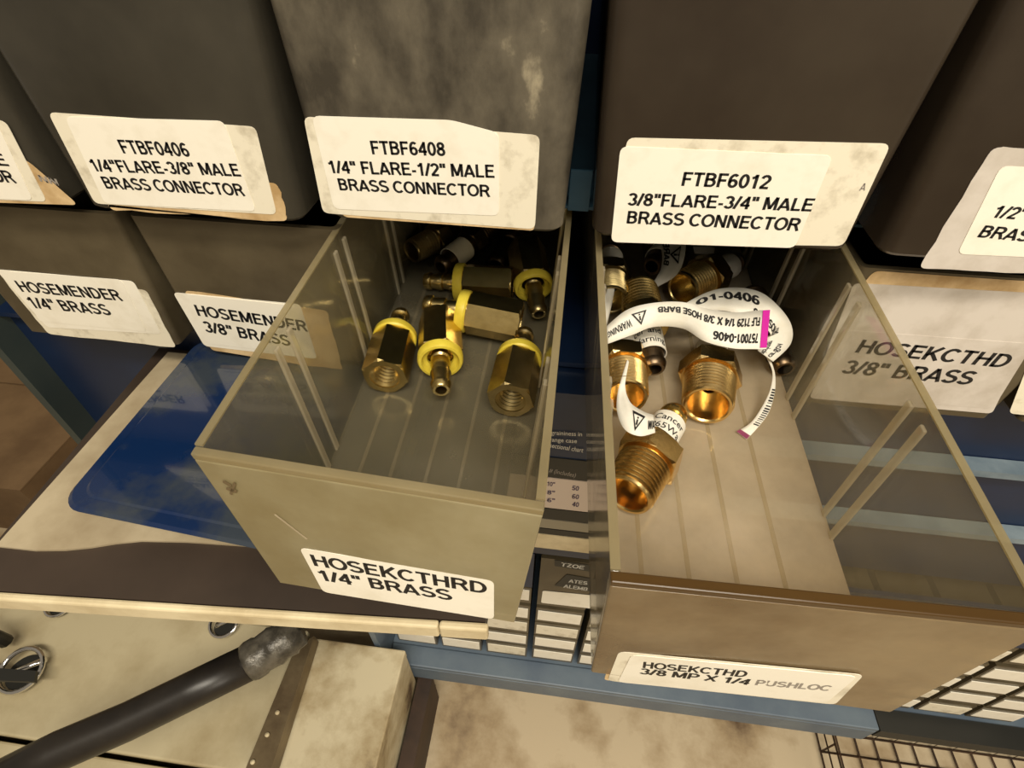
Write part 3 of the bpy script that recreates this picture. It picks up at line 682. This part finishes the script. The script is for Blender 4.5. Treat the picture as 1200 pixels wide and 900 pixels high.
for r_i, zc in enumerate(rows):
    for c in range(13):
        x = -.0895 + c * .047
        small_drawer(x, zc, .029, 'small drawer with white sticker, %s, %s of lower cabinet' % (NTH[c], ROW[r_i]), 'small labelled drawers low in the cabinet')
for c in range(13):
    x = -.0895 + c * .047
    if c == 3: continue
    small_drawer(x, -.345, .029, 'small drawer with white sticker, %s, topmost row of lower cabinet' % NTH[c], 'small labelled drawers low in the cabinet')
t = small_drawer(-.0895 + 3 * .047, -.318, .083, 'taller lower drawer with black embossed tape strips between the open drawers', 'small labelled drawers low in the cabinet', stick=False)
bx = t.children[0]
LP = ((0, .0163, 0), (0, -1, 0))
s = sticker('sticker', [(650, 656), (700, 663), (700, 671), (650, 663)], *LP, M['dark_print'], t, 1, rad=.0008); line('TZOE', (657, 663), (684, 667), 4.5, *LP, s, 1, M['white_ink'], bold=.004)
s = sticker('sticker', [(664, 673), (700, 679), (700, 694), (650, 686)], *LP, M['dark_print'], t, 1, rad=.0008)
line('ATES', (666, 682), (688, 685), 4, *LP, s, 1, M['white_ink'], bold=.004); line('ALEMB', (660, 688), (688, 692), 4, *LP, s, 1, M['white_ink'], bold=.004)
sticker('sticker', [(636, 692), (720, 700), (720, 716), (634, 706)], *LP, M['label'], t, 1, rad=.002)

# ------------------------------------------------------------------ things below: cream chests, strip, hose, rings, basket
ch = thing('metal_chest', 'cream painted metal chest with chrome rings at the lower left', 'chest', (-.4, -.05, -.62))
box('chest_lid', -.75, -.192, -.118, .0, -.46, -.45, M['cream'], ch, bevel=.002)
box('chest_body', -.748, -.194, -.114, -.002, -.619, -.461, M['cream'], ch)
ch2 = thing('metal_ledge', 'cream painted ledge in front of the chest at the bottom left corner', 'ledge', (-.4, -.2, -.62))
box('ledge_top', -.75, -.1935, -.30, -.1215, -.466, -.456, M['cream'], ch2, bevel=.002)
box('ledge_front', -.748, -.195, -.298, -.1225, -.619, -.467, M['cream'], ch2)
bk = thing('cream_block', 'stained cream painted steel block right of the flat steel strip', 'block', (-.14, -.1, -.62))
box('block_top', -.189, -.0915, -.30, -.006, -.462, -.45, M['cream_dirty'], bk, bevel=.0015)
box('block_body', -.187, -.0925, -.298, -.007, -.619, -.463, M['cream_dirty'], bk)
fs_ = thing('steel_strip', 'flat drilled steel strip standing on edge beside the cream block', 'strip', (-.19, -.1, -.449))
a, b_, c, d = at_z(345, 762, -.43), at_z(368, 745, -.43), at_z(318, 900, -.43), at_z(288, 900, -.43)
mk('strip_body', [a, b_, c, d] + [p - Vector((0, 0, .018)) for p in (a, b_, c, d)], [(0, 1, 2, 3), (4, 5, 6, 7), (0, 1, 5, 4), (1, 2, 6, 5), (2, 3, 7, 6), (3, 0, 4, 7)], M['strip'], fs_)
for px, py in ((313, 861), (325, 835), (296, 893)):
    p = at_z(px, py, -.4285); tube('rivet', [p - Vector((0, 0, .0014)), p + Vector((0, 0, .0006))], .0018, M['nosing'], fs_, n=10)
dk = box('gap_shade_slab', -.0905, -.075, -.20, .0, -.619, -.54, M['brown']); dk['label'] = 'dark brown slab painted as the shaded gap right of the cream block'; dk['category'] = 'plate'  # slab added for the gap's dark side and shadow, shade given as colour
p0, p1 = at_z(508, 797, -.6), at_z(498, 882, -.6)
o = tube('thin_rod', [p0, p1], .0012, M['strip']); o['label'] = 'thin pale rod lying on the floor right of the cream block'; o['category'] = 'rod'; o.location.z = -.018
hs = thing('rubber_hose', 'thick black rubber hose running from the lower left corner up to its taped end', 'hose', tuple(at_z(290, 775, -.3)))
ha, hb, hc, he = at_z(-20, 925, -.32), at_z(150, 845, -.315), at_z(292, 776, -.305), at_z(352, 738, -.30)
tube('hose_body', [ha, ha.lerp(hb, .5) + Vector((0, .001, .002)), hb, hb.lerp(hc, .5), hc], .0125, M['rubber'], hs, n=20)
hd = (he - hc); tp = [hc + hd * k for k in (-.02, .05, .2, .25, .45, .5, .62, .8, .84, 1)]
tube('tape_wrap', tp, [.0131, .0140, .0138, .0128, .0136, .0142, .0126, .0134, .0118, .011], M['tape'], hs, n=20)
def ring_at(px, py, r, label, tilt=.35, z=-.444):
    p = at_z(px, py, z); t = thing('chrome_ring', label, 'ring', tuple(p), 'chrome rings on the cream chest')
    def circ(c, rad, ti): return [c + Vector((rad * math.cos(a), rad * math.sin(a) * math.cos(ti), rad * math.sin(a) * math.sin(ti) * .6)) for a in [i * math.pi / 12 for i in range(24)]]
    tube('ring_loop', circ(p + Vector((0, 0, .002)), r, tilt), r * .12, M['chrome'], t, closed=True)
    lathe('ring_plate', [(.0001, -.0055), (r * .8, -.0055), (r * .8, -.0035), (.0001, -.0035)], 24, M['dark_print'], t)
    tube('ring_tongue', [p + Vector((-r * .5, -r * .3, .001)), p + Vector((r * .9, r * .6, .003))], r * .14, M['chrome'], t)
    return t
ring_at(263, 731, .0135, 'chrome ring nearest the taped hose end'); ring_at(70, 708, .013, 'chrome ring half hidden by the shelf edge at the left')
ring_at(26, 786, .019, 'large chrome ring with a dark plate at the left edge', z=-.442)
br = thing('dark_bracket', 'dark flat bracket reaching in from the left edge over the large ring', 'bracket', tuple(at_z(5, 790, -.43)))
a, b_, c, d = at_z(-40, 780, -.425), at_z(42, 786, -.425), at_z(40, 799, -.425), at_z(-40, 796, -.425)
mk('bracket_arm', [a, b_, c, d] + [p - Vector((0, 0, .004)) for p in (a, b_, c, d)], [(0, 1, 2, 3), (4, 5, 6, 7), (0, 1, 5, 4), (1, 2, 6, 5), (2, 3, 7, 6), (3, 0, 4, 7)], M['dark_print'], br)
e = at_z(-25, 760, -.43)
tube('bracket_post', [at_z(-30, 735, -.40), at_z(8, 752, -.436)], .006, M['dark_print'], br)
for i, (x0, x1, y0, y1, z1, lb) in enumerate(((-1.05, -.66, .14, .5, -.50, 'brown cardboard box at the left edge far below the bins'), (-.655, -.40, .165, .5, -.53, 'low cardboard box beside the cabinet far below the bins'))):
    t = thing('cardboard_box', lb, 'box', ((x0 + x1) / 2, (y0 + y1) / 2, -.62))
    box('box_body', x0, x1, y0, y1, -.619, z1 - .003, M['card'], t)
    box('box_flap', x0, x1, y0, (y0 + y1) / 2 - .002, z1 - .0025, z1, M['card'], t); box('box_flap', x0, x1, (y0 + y1) / 2 + .002, y1, z1 - .0025, z1, M['card'], t)

wb = thing('wire_basket', 'rusty wire basket on the floor at the bottom right corner', 'basket', (.47, -.03, -.62))
bx0, bx1, by0, by1, bz0, bz1 = .365, .66, -.16, .02, -.617, -.58
for zc in (bz0, (bz0 + bz1) / 2, bz1):
    tube('rim_wire', [(bx0, by0, zc), (bx1, by0, zc), (bx1, by1, zc), (bx0, by1, zc)], .0014, M['rust'], wb, n=6, closed=True)
for i in range(15):
    x = bx0 + (bx1 - bx0) * i / 14
    tube('cross_wire', [(x, by0, bz1), (x, by0, bz0), (x, by1, bz0), (x, by1, bz1)], .0011, M['rust'], wb, n=6)
for i in range(5):
    y = by1 - .02 - i * .034; tube('long_wire', [(bx0, y, bz1), (bx0, y, bz0), (bx1, y, bz0), (bx1, y, bz1)], .0011, M['rust'], wb, n=6)
